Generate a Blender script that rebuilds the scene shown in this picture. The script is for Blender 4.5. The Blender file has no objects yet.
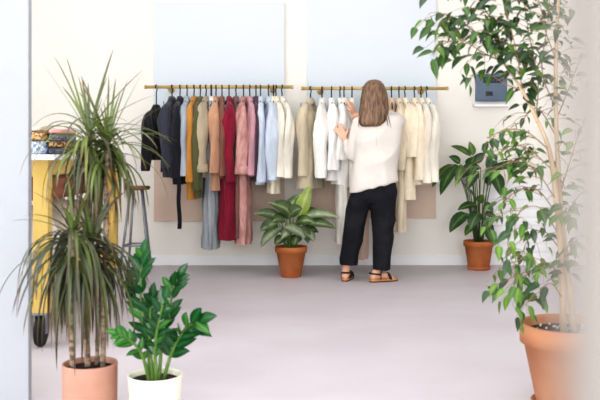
import bpy, bmesh, math, random
from mathutils import Vector, Matrix, noise

C = bpy.context.scene.collection
F = 833.33
CAMZ = 1.085
HOR = 150.0
FLOORK = CAMZ * F


def P(px, py, Y):
    """a point of the place seen at a pixel of the photograph, at depth Y"""
    return Vector(((px - 300) / F * Y, Y, CAMZ - (py - HOR) / F * Y))


# ------------------------------------------------------------------ materials
def _new(name):
    m = bpy.data.materials.new(name)
    m.use_nodes = True
    nt = m.node_tree
    return m, nt, nt.nodes, nt.links, nt.nodes['Principled BSDF']


def lin(c):
    return tuple(((v / 255.0) / 12.92 if v / 255.0 <= 0.04045 else ((v / 255.0 + 0.055) / 1.055) ** 2.4) for v in c) + (1.0,)


def mat(name, rgb, rgb2=None, scale=8.0, rough=0.7, bump=0.0, bscale=None, metal=0.0, spec=0.3, bdist=0.01, stretch=None, sheen=0.0, lo=0.35, hi=0.65):
    m, nt, N, L, B = _new(name)
    B.inputs['Roughness'].default_value = rough
    B.inputs['Metallic'].default_value = metal
    B.inputs['Specular IOR Level'].default_value = spec
    if sheen:
        B.inputs['Sheen Weight'].default_value = sheen
    tc = N.new('ShaderNodeTexCoord')
    mp = N.new('ShaderNodeMapping')
    if stretch:
        mp.inputs['Scale'].default_value = stretch
    L.new(tc.outputs['Object'], mp.inputs['Vector'])
    nz = N.new('ShaderNodeTexNoise')
    nz.inputs['Scale'].default_value = scale
    nz.inputs['Detail'].default_value = 4
    L.new(mp.outputs['Vector'], nz.inputs['Vector'])
    rp = N.new('ShaderNodeValToRGB')
    rp.color_ramp.elements[0].position = lo
    rp.color_ramp.elements[1].position = hi
    rp.color_ramp.elements[0].color = lin(rgb)
    if rgb2 is None:
        rgb2 = tuple(min(255, v * 0.9) for v in rgb)
    rp.color_ramp.elements[1].color = lin(rgb2)
    L.new(nz.outputs['Fac'], rp.inputs['Fac'])
    L.new(rp.outputs['Color'], B.inputs['Base Color'])
    if bump:
        n2 = N.new('ShaderNodeTexNoise')
        n2.inputs['Scale'].default_value = bscale or scale * 4
        n2.inputs['Detail'].default_value = 3
        L.new(mp.outputs['Vector'], n2.inputs['Vector'])
        bp = N.new('ShaderNodeBump')
        bp.inputs['Strength'].default_value = bump
        bp.inputs['Distance'].default_value = bdist
        L.new(n2.outputs['Fac'], bp.inputs['Height'])
        L.new(bp.outputs['Normal'], B.inputs['Normal'])
    return m


def leaf_mat(name, edge, centre, vein=None, rough=0.4, tip=None, mid_w=0.5, trans=0.25, patch=0.0):
    """uv.x runs across the leaf, uv.y along it"""
    m, nt, N, L, B = _new(name)
    B.inputs['Roughness'].default_value = rough
    B.inputs['Specular IOR Level'].default_value = 0.5
    uv = N.new('ShaderNodeUVMap')
    sx = N.new('ShaderNodeSeparateXYZ')
    L.new(uv.outputs['UV'], sx.inputs['Vector'])
    a = N.new('ShaderNodeMath'); a.operation = 'SUBTRACT'; a.inputs[1].default_value = 0.5
    L.new(sx.outputs['X'], a.inputs[0])
    b = N.new('ShaderNodeMath'); b.operation = 'ABSOLUTE'
    L.new(a.outputs[0], b.inputs[0])
    tc = N.new('ShaderNodeTexCoord')
    nz = N.new('ShaderNodeTexNoise'); nz.inputs['Scale'].default_value = 14
    L.new(tc.outputs['Object'], nz.inputs['Vector'])
    c = N.new('ShaderNodeMath'); c.operation = 'MULTIPLY_ADD'; c.inputs[1].default_value = 0.25 + patch; c.inputs[2].default_value = -0.12 - patch * 0.5
    L.new(nz.outputs['Fac'], c.inputs[0])
    d = N.new('ShaderNodeMath'); d.operation = 'ADD'
    L.new(b.outputs[0], d.inputs[0]); L.new(c.outputs[0], d.inputs[1])
    rp = N.new('ShaderNodeValToRGB')
    e = rp.color_ramp.elements
    e[0].position = 0.05; e[0].color = lin(vein or centre)
    e[1].position = 0.48; e[1].color = lin(edge)
    k = e.new(0.09 if vein else mid_w * 0.5); k.color = lin(centre)
    L.new(d.outputs[0], rp.inputs['Fac'])
    col = rp.outputs['Color']
    n3 = N.new('ShaderNodeTexNoise'); n3.inputs['Scale'].default_value = 5
    L.new(tc.outputs['Object'], n3.inputs['Vector'])
    mx = N.new('ShaderNodeMix'); mx.data_type = 'RGBA'; mx.blend_type = 'MULTIPLY'
    r2 = N.new('ShaderNodeValToRGB')
    r2.color_ramp.elements[0].position = 0.35; r2.color_ramp.elements[0].color = (0.55, 0.55, 0.55, 1)
    r2.color_ramp.elements[1].position = 0.65; r2.color_ramp.elements[1].color = (1.25, 1.25, 1.1, 1)
    L.new(n3.outputs['Fac'], r2.inputs['Fac'])
    mx.inputs['Factor'].default_value = 0.8
    L.new(col, mx.inputs['A']); L.new(r2.outputs['Color'], mx.inputs['B'])
    col = mx.outputs['Result']
    if tip:
        r3 = N.new('ShaderNodeValToRGB')
        r3.color_ramp.elements[0].position = 0.6; r3.color_ramp.elements[0].color = (0, 0, 0, 1)
        r3.color_ramp.elements[1].position = 1.0; r3.color_ramp.elements[1].color = (1, 1, 1, 1)
        L.new(sx.outputs['Y'], r3.inputs['Fac'])
        m2 = N.new('ShaderNodeMix'); m2.data_type = 'RGBA'
        L.new(r3.outputs['Color'], m2.inputs['Factor'])
        L.new(col, m2.inputs['A']); m2.inputs['B'].default_value = lin(tip)
        col = m2.outputs['Result']
    L.new(col, B.inputs['Base Color'])
    tr = N.new('ShaderNodeBsdfTranslucent')
    L.new(col, tr.inputs['Color'])
    ms = N.new('ShaderNodeMixShader'); ms.inputs['Fac'].default_value = trans
    L.new(B.outputs['BSDF'], ms.inputs[1]); L.new(tr.outputs['BSDF'], ms.inputs[2])
    L.new(ms.outputs['Shader'], N['Material Output'].inputs['Surface'])
    return m


def cloth(name, rgb, dark=0.86, rough=0.85, bump=0.7, bscale=16, scale=10, stretch=(1, 1, 0.3)):
    return mat(name, rgb, tuple(v * dark for v in rgb), scale=scale, rough=rough, bump=bump, bscale=bscale, bdist=.035, spec=0.15, stretch=stretch, sheen=0.15)


# ------------------------------------------------------------------ objects
def thing(name, label, cat, loc=(0, 0, 0), group=None):
    o = bpy.data.objects.new(name, None)
    C.objects.link(o)
    o.location = loc
    o.empty_display_size = 0.1
    o['label'] = label
    o['category'] = cat
    if group:
        o['group'] = group
    return o


def root_of(o):
    while o.parent:
        o = o.parent
    return o


def obj(name, bm, m, parent=None, smooth=True, label=None):
    """link a bmesh given in world coordinates as one mesh object"""
    me = bpy.data.meshes.new(name)
    if parent is not None:
        bmesh.ops.translate(bm, vec=-Vector(root_of(parent).location), verts=bm.verts)
    bm.normal_update()
    bm.to_mesh(me)
    bm.free()
    if smooth:
        for p in me.polygons:
            p.use_smooth = True
    o = bpy.data.objects.new(name, me)
    C.objects.link(o)
    for x in (m if isinstance(m, (list, tuple)) else [m]):
        me.materials.append(x)
    if parent is not None:
        o.parent = parent
    if label:
        o['label'] = label
    return o


def struct(name, bm, m, smooth=False):
    o = obj(name, bm, m, None, smooth)
    o['kind'] = 'structure'
    return o


def single(name, bm, m, label, cat, group=None, smooth=True):
    o = obj(name, bm, m, None, smooth)
    # put the origin at the base
    me = o.data
    lo = [min(v.co[i] for v in me.vertices) for i in range(3)]
    hi = [max(v.co[i] for v in me.vertices) for i in range(3)]
    c = Vector(((lo[0] + hi[0]) / 2, (lo[1] + hi[1]) / 2, lo[2]))
    me.transform(Matrix.Translation(-c))
    o.location = c
    o['label'] = label
    o['category'] = cat
    if group:
        o['group'] = group
    return o


def remeshed(o, voxel, smooth_it=2, disp=None):
    md = o.modifiers.new('r', 'REMESH')
    md.mode = 'VOXEL'
    md.voxel_size = voxel
    md.use_smooth_shade = True
    if smooth_it:
        s = o.modifiers.new('s', 'SMOOTH')
        s.factor = 0.5
        s.iterations = smooth_it
    dg = bpy.context.evaluated_depsgraph_get()
    dg.update()
    me = bpy.data.meshes.new_from_object(o.evaluated_get(dg), preserve_all_data_layers=False, depsgraph=dg)
    mats = [x for x in o.data.materials]
    o.modifiers.clear()
    old = o.data
    o.data = me
    me.materials.clear()
    for x in mats:
        me.materials.append(x)
    bpy.data.meshes.remove(old)
    for p in me.polygons:
        p.use_smooth = True
    if disp:
        nrm = [v.normal.copy() for v in me.vertices]
        for v, n in zip(me.vertices, nrm):
            v.co += n * disp(v.co)
        me.update()
    return o


# ------------------------------------------------------------------ shapes
def box(bm, x0, x1, y0, y1, z0, z1, bev=0.0):
    r = bmesh.ops.create_cube(bm, size=1.0)
    vs = r['verts']
    for v in vs:
        v.co = Vector((x0 + (v.co.x + .5) * (x1 - x0), y0 + (v.co.y + .5) * (y1 - y0), z0 + (v.co.z + .5) * (z1 - z0)))
    if bev:
        es = list({e for v in vs for e in v.link_edges})
        bmesh.ops.bevel(bm, geom=es, offset=bev, segments=2, affect='EDGES', profile=0.7)
    return bm


def nb():
    return bmesh.new()


def loft(bm, rings, cap0=True, cap1=True, closed=True):
    vr = [[bm.verts.new(p) for p in r] for r in rings]
    n = len(vr[0])
    for a, b in zip(vr[:-1], vr[1:]):
        for i in range(n if closed else n - 1):
            j = (i + 1) % n
            try:
                bm.faces.new((a[i], a[j], b[j], b[i]))
            except ValueError:
                pass
    if closed and cap0:
        bm.faces.new(list(reversed(vr[0])))
    if closed and cap1:
        bm.faces.new(vr[-1])
    return vr


def smooth_path(pts, sub=4):
    """Catmull-Rom through the points"""
    pts = [Vector(p) for p in pts]
    if len(pts) < 3:
        return pts
    out = []
    q = [pts[0] * 2 - pts[1]] + pts + [pts[-1] * 2 - pts[-2]]
    for i in range(1, len(q) - 2):
        a, b, c, d = q[i - 1], q[i], q[i + 1], q[i + 2]
        for k in range(sub):
            t = k / sub
            out.append(0.5 * ((2 * b) + (c - a) * t + (2 * a - 5 * b + 4 * c - d) * t * t + (3 * b - a - 3 * c + d) * t ** 3))
    out.append(pts[-1])
    return out


def tube(bm, pts, r0, r1=None, n=8, sx=1.0, cap=True):
    pts = [Vector(p) for p in pts]
    m = len(pts)
    if isinstance(r0, (list, tuple)):
        rs = r0
        if len(rs) != m:
            rs = [rs[min(len(rs) - 1, int(i * (len(rs) - 1) / (m - 1)))] + (rs[min(len(rs) - 1, int(i * (len(rs) - 1) / (m - 1)) + 1)] - rs[min(len(rs) - 1, int(i * (len(rs) - 1) / (m - 1)))]) * ((i * (len(rs) - 1) / (m - 1)) % 1) for i in range(m)]
    else:
        r1 = r0 if r1 is None else r1
        rs = [r0 + (r1 - r0) * i / (m - 1) for i in range(m)]
    t = (pts[1] - pts[0]).normalized()
    u = t.cross(Vector((0, 0, 1)))
    if u.length < 1e-3:
        u = t.cross(Vector((1, 0, 0)))
    u.normalize()
    rings = []
    for i in range(m):
        if i == 0:
            t2 = (pts[1] - pts[0])
        elif i == m - 1:
            t2 = pts[-1] - pts[-2]
        else:
            t2 = pts[i + 1] - pts[i - 1]
        t2.normalize()
        u = (u - t2 * u.dot(t2))
        if u.length < 1e-5:
            u = t2.orthogonal()
        u.normalize()
        w = t2.cross(u)
        rings.append([pts[i] + (u * math.cos(2 * math.pi * k / n) * sx + w * math.sin(2 * math.pi * k / n)) * rs[i] for k in range(n)])
    loft(bm, rings, cap, cap)
    return bm


def capsule(bm, pts, rs, n=14, sub=4):
    """rounded tapering limb through the points"""
    sp = smooth_path(pts, sub)
    m = len(sp)
    k = len(rs) - 1
    rr = []
    for i in range(m):
        f = i * k / (m - 1)
        j = min(k - 1, int(f))
        rr.append(rs[j] + (rs[j + 1] - rs[j]) * (f - j))
    d0 = (sp[0] - sp[1]).normalized()
    d1 = (sp[-1] - sp[-2]).normalized()
    pre, prer, post, postr = [], [], [], []
    for a in (80, 55, 28):
        pre.append(sp[0] + d0 * rr[0] * math.sin(math.radians(a))); prer.append(rr[0] * math.cos(math.radians(a)))
    for a in (28, 55, 80):
        post.append(sp[-1] + d1 * rr[-1] * math.sin(math.radians(a))); postr.append(rr[-1] * math.cos(math.radians(a)))
    tube(bm, pre + sp + post, prer + rr + postr, n=n)


def ellipsoid(bm, c, r, rot=None, seg=20):
    M = Matrix.Translation(Vector(c)) @ (rot.to_4x4() if rot else Matrix.Identity(4)) @ Matrix.Diagonal((r[0], r[1], r[2], 1))
    bmesh.ops.create_uvsphere(bm, u_segments=seg, v_segments=seg // 2 + 2, radius=1, matrix=M)


def lathe(bm, prof, c, n=40, close_bottom=True, rip=None):
    rings = []
    for r, z in prof:
        rings.append([Vector((c[0] + r * math.cos(2 * math.pi * k / n), c[1] + r * math.sin(2 * math.pi * k / n), c[2] + z)) for k in range(n)])
    loft(bm, rings, close_bottom, True)


PROFILES = {
    'blade': lambda t: (min(1.0, 0.55 + 3.0 * t)) * (1 - t) ** 0.55 if t < 1 else 0.0,
    'ovate': lambda t: (math.sin(math.pi * min(1, t ** 0.72)) ** 0.85) if 0 < t < 1 else 0.0,
    'lance': lambda t: (math.sin(math.pi * min(1, t ** 0.85)) ** 0.95) if 0 < t < 1 else 0.0,
    'ficus': lambda t: (math.sin(math.pi * t ** 0.62) ** 1.0) * (1 if t < .75 else 1 - .35 * (t - .75) / .25) if 0 < t < 1 else 0.0,
}


def leaf(bm, base, d, L, W, droop=0.5, up=None, n=6, prof='ovate', fold=0.2, twist=0.0, mi=0):
    uvl = bm.loops.layers.uv.verify()
    d = Vector(d).normalized()
    up = Vector(up) if up is not None else Vector((0, 0, 1))
    s = d.cross(up)
    if s.length < 1e-3:
        s = d.orthogonal()
    s.normalize()
    p = Vector(base)
    f = PROFILES[prof]
    rows = []
    for i in range(n + 1):
        t = i / n
        w = W * 0.5 * f(t)
        nrm = s.cross(d).normalized()
        ss = (Matrix.Rotation(twist * t, 3, d) @ s) if twist else s
        if w < 1e-5:
            rows.append(((bm.verts.new(p),), t))
        else:
            rows.append(((bm.verts.new(p - ss * w + nrm * w * fold), bm.verts.new(p), bm.verts.new(p + ss * w + nrm * w * fold)), t))
        # bend towards the ground
        axis = d.cross(Vector((0, 0, -1)))
        if axis.length > 1e-4 and droop:
            ang = droop / n * min(1.0, axis.length * 1.3 + .1)
            R = Matrix.Rotation(ang, 3, axis.normalized())
            d = R @ d
            s = (R @ s)
        p = p + d * (L / n)

    def face(vs, uvs):
        try:
            fc = bm.faces.new(vs)
        except ValueError:
            return
        fc.material_index = mi
        for lp, uvv in zip(fc.loops, uvs):
            lp[uvl].uv = uvv
    for (a, ta), (b, tb) in zip(rows[:-1], rows[1:]):
        if len(a) == 3 and len(b) == 3:
            face((a[0], a[1], b[1], b[0]), ((0, ta), (.5, ta), (.5, tb), (0, tb)))
            face((a[1], a[2], b[2], b[1]), ((.5, ta), (1, ta), (1, tb), (.5, tb)))
        elif len(a) == 1 and len(b) == 3:
            face((a[0], b[1], b[0]), ((.5, ta), (.5, tb), (0, tb)))
            face((a[0], b[2], b[1]), ((.5, ta), (1, tb), (.5, tb)))
        elif len(a) == 3 and len(b) == 1:
            face((a[0], a[1], b[0]), ((0, ta), (.5, ta), (.5, tb)))
            face((a[1], a[2], b[0]), ((.5, ta), (1, ta), (.5, tb)))
    return p


def leaf_to(bm, base, tip, W, droop=0.5, up=(0, -0.5, 1), prof='ovate', n=7, fold=0.2, mi=0):
    """a leaf from base to tip that arches a little: the start direction is lifted by half the droop"""
    base = Vector(base); tip = Vector(tip)
    d = tip - base
    L = d.length
    axis = d.cross(Vector((0, 0, -1)))
    if axis.length > 1e-4:
        d = Matrix.Rotation(-droop * 0.5 * min(1, axis.length / L * 1.3 + .1), 3, axis.normalized()) @ d
    leaf(bm, base, d, L * (1 + droop * droop * 0.03), W, droop, up, n, prof, fold, mi=mi)


# ------------------------------------------------------------------ the setting
YW = 7.86
XL, XR, YB, ZC = -4.2, 4.2, -2.6, 3.4
m_wall = mat('wall_plaster', (235, 231, 223), (230, 226, 218), scale=1.5, rough=0.9, bump=0.05, bscale=30)
m_floor = mat('floor_resin', (200, 194, 199), (192, 185, 190), scale=1.4, rough=0.5, bump=0.03, bscale=6, spec=0.35, stretch=(1, 1.2, 1))
m_white = mat('white_paint', (236, 236, 238), (230, 230, 232), scale=3, rough=0.6)
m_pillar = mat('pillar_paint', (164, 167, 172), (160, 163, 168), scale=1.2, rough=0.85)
m_jamb = mat('jamb_paint', (120, 115, 110), (114, 108, 103), scale=1.0, rough=0.8)

struct('floor', box(nb(), XL - .2, XR + .2, YB - .2, YW + .2, -0.1, 0.0), m_floor)
struct('wall_back', box(nb(), XL - .2, XR + .2, YW, YW + .15, 0, ZC), m_wall)
struct('wall_left', box(nb(), XL - .15, XL, YB, YW, 0, ZC), m_wall)
struct('wall_right', box(nb(), XR, XR + .15, YB, YW, 0, ZC), m_wall)
struct('ceiling', box(nb(), XL - .2, XR + .2, YB - .2, YW + .2, ZC, ZC + .1), m_white)
struct('baseboard_back', box(nb(), XL, XR, YW - .016, YW, 0.0, 0.095, .004), m_white)
# pillar at the left of the view and the slim jamb of the opening the camera looks through
struct('wall_pillar', box(nb(), -1.62, -1.158, 3.555, 3.60, 0, ZC, .006), m_pillar)
struct('trim_jamb', box(nb(), 0.0652, 0.135, 0.19, 0.21, 0, ZC, .003), m_jamb)

# painted boards on the wall behind the weeping fig
bm = nb()
for k in range(9):
    z1 = 0.78 - k * 0.082
    box(bm, 1.76, 2.75, YW - .014, YW, z1 - .079, z1, .003)
struct('trim_boards', bm, m_white)

# ------------------------------------------------------------------ canvases
def canvas_mat(name):
    m, nt, N, L, B = _new(name)
    B.inputs['Roughness'].default_value = 0.85
    tc = N.new('ShaderNodeTexCoord')
    sp = N.new('ShaderNodeSeparateXYZ'); L.new(tc.outputs['Object'], sp.inputs['Vector'])
    mp = N.new('ShaderNodeMapping'); mp.inputs['Scale'].default_value = (0.7, 1, 3.5)
    L.new(tc.outputs['Object'], mp.inputs['Vector'])
    nz = N.new('ShaderNodeTexNoise'); nz.inputs['Scale'].default_value = 1.6; nz.inputs['Detail'].default_value = 5
    L.new(mp.outputs['Vector'], nz.inputs['Vector'])
    a = N.new('ShaderNodeMath'); a.operation = 'MULTIPLY_ADD'; a.inputs[1].default_value = 0.28; a.inputs[2].default_value = -0.14
    L.new(nz.outputs['Fac'], a.inputs[0])
    z = N.new('ShaderNodeMath'); z.operation = 'MULTIPLY'; z.inputs[1].default_value = 1 / 2.05
    L.new(sp.outputs['Z'], z.inputs[0])
    s = N.new('ShaderNodeMath'); s.operation = 'ADD'
    L.new(a.outputs[0], s.inputs[0]); L.new(z.outputs[0], s.inputs[1])
    rp = N.new('ShaderNodeValToRGB')
    e = rp.color_ramp.elements
    e[0].position = 0.0; e[0].color = lin((212, 189, 172))
    e[1].position = 1.0; e[1].color = lin((214, 219, 225))
    for pos, c in ((0.28, (214, 193, 178)), (0.42, (214, 209, 206)), (0.52, (199, 211, 218)), (0.62, (207, 215, 222)), (0.74, (211, 217, 224))):
        k = e.new(pos); k.color = lin(c)
    L.new(s.outputs[0], rp.inputs['Fac'])
    L.new(rp.outputs['Color'], B.inputs['Base Color'])
    return m


m_canvas = canvas_mat('painted_canvas')
for (x0, x1, y0, y1, lab) in ((154.5, 284.5, 3.5, 221, 'tall pale blue and dusty pink canvas behind the left rail of coloured clothes'),
                              (307, 435.5, -6, 218, 'tall pale blue and dusty pink canvas behind the woman and the cream clothes')):
    a, b = P(x0, y1, YW), P(x1, y0, YW)
    bm = nb()
    box(bm, a.x, b.x, YW - .032, YW - .001, a.z, b.z, .004)
    single('canvas_painting', bm, m_canvas, lab, 'painting', 'painted canvases on the back wall', smooth=False)

# ------------------------------------------------------------------ clothes rails
YR = 7.45
m_brass = mat('brass', (196, 170, 112), (176, 150, 94), scale=6, rough=0.45, metal=0.15, spec=0.5)
m_black = mat('black_wire', (24, 25, 28), (34, 35, 38), scale=20, rough=0.5)
RODS = []
for (x0, x1, py, lab) in ((146, 292, 87.0, 'long brass clothes rail on the left, full of dark, red and pastel garments'),
                          (302.5, 447, 88.5, 'long brass clothes rail on the right, full of white and cream garments')):
    a, b = P(x0, py, YR), P(x1, py, YR)
    t = thing('clothes_rail', lab, 'clothes rail', ((a.x + b.x) / 2, YW, a.z), 'brass clothes rails on the wall')
    bm = nb(); tube(bm, [a, b], 0.0145, n=12)
    obj('rod', bm, m_brass, t)
    for f in (0.13, 0.86):
        q = a.lerp(b, f)
        bm = nb(); tube(bm, [(q.x, YR, q.z), (q.x, YW - .03, q.z)], 0.009, n=8)
        tube(bm, [(q.x, YW - .04, q.z), (q.x, YW, q.z)], 0.03, n=14)
        obj('bracket', bm, m_brass, t)
    for q in (a, b):
        bm = nb(); s = 1 if q is b else -1
        lathe_pts = [(q.x - .004 * s, YR, q.z), (q.x + .012 * s, YR, q.z)]
        tube(bm, lathe_pts, 0.018, n=12)
        obj('end_cap', bm, m_brass, t)
    RODS.append(a.z)


def frame(hx, rod, near):
    """hook point on the rod and the axes of a hanger: U runs to the shoulder nearest the camera"""
    h = P(hx, HOR, YR); h.z = RODS[rod]
    tgt = P(hx + near, HOR, YR - 0.22); tgt.z = h.z
    U = Vector((tgt.x - h.x, -0.22, 0)).normalized()
    V = Vector((-U.y, U.x, 0))
    if V.x < 0:
        V = -V
    return h, U, V


def hanger(hx, rod, near, drop, label, wide=0.185):
    h, U, V = frame(hx, rod, near)
    neck = h - Vector((0, 0, drop))
    t = thing('clothes_hanger', label, 'hanger', h - Vector((0, 0, drop + .1)), 'black clothes hangers on the rails')
    bm = nb()
    r = 0.021
    pts = []
    for k in range(9):
        a = math.radians(-35 + k * 215 / 8)
        pts.append(h + U * (r * math.cos(a)) + Vector((0, 0, r * math.sin(a) - 0.003)))
    pts.append(h - U * .012 + Vector((0, 0, -.035)))
    pts.append(h + Vector((0, 0, -.05)))
    pts.append(neck + Vector((0, 0, .0)))
    tube(bm, pts, 0.0056, n=6)
    obj('hook', bm, m_black, t)
    bm = nb()
    for s in (1, -1):
        tube(bm, smooth_path([neck, neck + U * s * .06 - Vector((0, 0, .018)), neck + U * s * wide * .97 - Vector((0, 0, .085)), neck + U * s * wide - Vector((0, 0, .105))], 3), 0.0075, n=6)
    obj('shoulder_bar', bm, m_black, t)
    return t


def garment(kind, hx, rod, near, T, hem, slv, rgb, label, cat, drop=0.096, hw=0.2, hemw=0.2, collar=True, fold=0.25, k=5, flare=1.0,
            seed=0, m=None, cuff=None, belt=None, sl_w=1.0, collar_rgb=None, tilt=0.0, sleeves=(1, -1)):
    """a garment hanging on its hanger; hem and slv are pixel rows where its body and its near sleeve end"""
    rnd = random.Random(seed * 7 + int(hx * 10))
    h, U, V = frame(hx, rod, near)
    neck = h - Vector((0, 0, drop))
    px = YR / F
    near *= 1.5 if near < 0 and rod == 0 else 1.25
    ht = T * px * 0.5
    zhem = P(0, hem, YR - .05).z
    H = neck.z - zhem
    t = thing(kind, label, cat, (neck.x, neck.y, zhem), 'garments on the left rail' if rod == 0 else 'garments on the right rail')
    m = m or cloth('cloth_%d' % int(hx * 10), rgb)
    ph = rnd.uniform(0, 6)
    n = 40

    def nz(p, a=0.006, s=7.0):
        return noise.noise(Vector((p.x * s * 2 + seed, p.y * s * 2, p.z * s * .8))) * a

    def ring(d, hwid, hth, amp, z=None, cu=0.0, cv=0.0, kk=None):
        out = []
        for i in range(n):
            a = 2 * math.pi * i / n
            ca, sa = math.cos(a), math.sin(a)
            u = math.copysign(abs(ca) ** 0.75, ca) * hwid
            v = math.copysign(abs(sa) ** 0.85, sa) * hth
            w = 1 + amp * math.sin((kk or k) * a + ph + 1.4 * math.sin(d * 6 + ph))
            v *= w
            u *= 1 + amp * .12 * math.sin(3 * a + ph)
            p = neck + U * (u + cu) + V * (v + cv) + Vector((0, 0, -d))
            p += V * nz(p, .012 if d > .15 else .004, 6)
            out.append(p)
        return out

    is_skirt = kind in ('trousers', 'skirt')
    rings = []
    if is_skirt:
        seq = [(0.03, .15, .012, 0), (.05, .15, .02, .1), (.2, .155, ht * .7, fold)]
        base = 0.2
    else:
        seq = [(-.012, .042, .022, 0), (0.0, .055, .026, 0), (.02, .085, .026, 0), (.06, hw * .66, .024, 0), (.10, hw * .92, .03, 0), (.13, hw * 1.0, ht * .85, fold * .2), (.22, hw * 1.0, ht, fold * .6)]
        base = .22
    for s in seq:
        rings.append(ring(*s))
    steps = max(6, int((H - base) / 0.045))
    for i in range(1, steps + 1):
        f = i / steps
        d = base + (H - base) * f
        rings.append(ring(d, (.155 if is_skirt else hw) + (hemw - (.155 if is_skirt else hw)) * f, ht * (1 + (flare - 1) * f), fold * (.5 + .5 * f),
                          cv=tilt * f))
    bm = nb()
    loft(bm, rings, True, False)
    obj('body', bm, m, t)
    if slv:
        zs = P(0, slv, YR - .22).z
        for s in sleeves:
            Ls = neck.z - zs - (0 if s > 0 else rnd.uniform(-.03, .03))
            pts = [(.12, .044, .018, .012), (.15, .06, .04, .018), (.185, .092, .056, .026), (.212, .15, .066, .036), (.228, .22, .068, .046), (.235, .32, .060, .044), (.232, .40, .056, .041), (.228, .48, .052, .038)]
            sr = []
            for cu, d, ru, rv in pts:
                if d < Ls - .06:
                    sr.append((cu, d, ru, rv))
            sr += [(.228, Ls - .03, .048, .036), (.228, Ls, .045, .034)]
            rr = []
            for cu, d, ru, rv in sr:
                rv = rv * sl_w * max(.5, T / 10.0)
                o = []
                wob = rnd.uniform(.003, .008) * math.sin(d * 8 + ph) * min(1, max(0, d - .1) * 8)
                for i in range(18):
                    a = 2 * math.pi * i / 18
                    wv = 1 + (.1 + fold * .4) * math.sin(3 * a + ph + d * 9)
                    p = neck + U * (s * cu + ru * math.cos(a) * wv) + V * (rv * math.sin(a) * wv + wob) - Vector((0, 0, d))
                    p += V * nz(p, .011, 8) + U * nz(p + Vector((3, 0, 0)), .014, 8)
                    o.append(p)
                rr.append(o)
            bm = nb(); loft(bm, rr, True, False)
            sl = obj('sleeve', bm, m, t)
            if cuff:
                cu, d, ru, rv = sr[-1]
                rv = rv * sl_w * max(.5, T / 10.0)
                co = []
                for dd, g in ((-.07, 1.0), (-.068, 1.14), (-.03, 1.2), (.0, 1.18), (.004, 1.0)):
                    co.append([neck + U * (s * cu + ru * g * math.cos(2 * math.pi * i / 18)) + V * (rv * g * math.sin(2 * math.pi * i / 18) + .012 * math.sin(d * 11 + ph)) - Vector((0, 0, d + dd)) for i in range(18)])
                bm = nb(); loft(bm, co, False, False)
                obj('cuff', bm, m, sl)
    if collar and not is_skirt:
        # stand and fall of the collar round the neck
        mc = cloth('collar_%d' % int(hx * 10), collar_rgb) if collar_rgb else m
        cr = []
        for (dd, a0, b0) in ((.025, .06, .026), (.002, .05, .022), (-.004, .053, .024), (.006, .066, .03), (.034, .092, .036), (.046, .09, .03)):
            cr.append([neck + U * (a0 * math.cos(2 * math.pi * i / 24)) + V * (b0 * math.sin(2 * math.pi * i / 24) * max(.6, min(1.1, T / 10))) - Vector((0, 0, dd + (.02 if math.sin(2 * math.pi * i / 24) < -.75 else 0))) for i in range(24)])
        bm = nb(); loft(bm, cr, False, False)
        obj('collar', bm, mc, t)
    if kind in ('shirt', 'blouse', 'jacket', 'coat') and slv:
        # button placket down the front
        bm = nb()
        pl = []
        for i in range(12):
            d = .03 + (H - .05) * i / 11
            fw = ht * (1 + (flare - 1) * i / 11) * 1.12 + .004
            fw = max(fw, .034)
            pl.append([neck + U * (-.014) - V * fw - Vector((0, 0, d)), neck + U * .014 - V * fw - Vector((0, 0, d))])
        loft(bm, pl, closed=False)
        obj('placket', bm, m, t)
    if is_skirt:
        bm = nb()
        loft(bm, [ring(.028, .152, .016, 0), ring(.07, .156, .024, .05)], False, False)
        obj('waistband', bm, m, t)
    if belt:
        bm = nb()
        x, y0, y1, w, brgb = belt
        a = P(x, y0, YR - .26); b = P(x + 1, y1, YR - .26)
        bb = []
        for i in range(9):
            q = a.lerp(b, i / 8)
            q.x += .004 * math.sin(i * 1.2)
            hwx = w * px * .5
            bb.append([q + Vector((-hwx, -.002, 0)), q + Vector((hwx, -.002, 0)), q + Vector((hwx, .002, 0)), q + Vector((-hwx, .002, 0))])
        loft(bm, bb, True, True)
        obj('belt', bm, cloth('belt_%d' % int(x), brgb), t, smooth=False)
    return t


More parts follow.
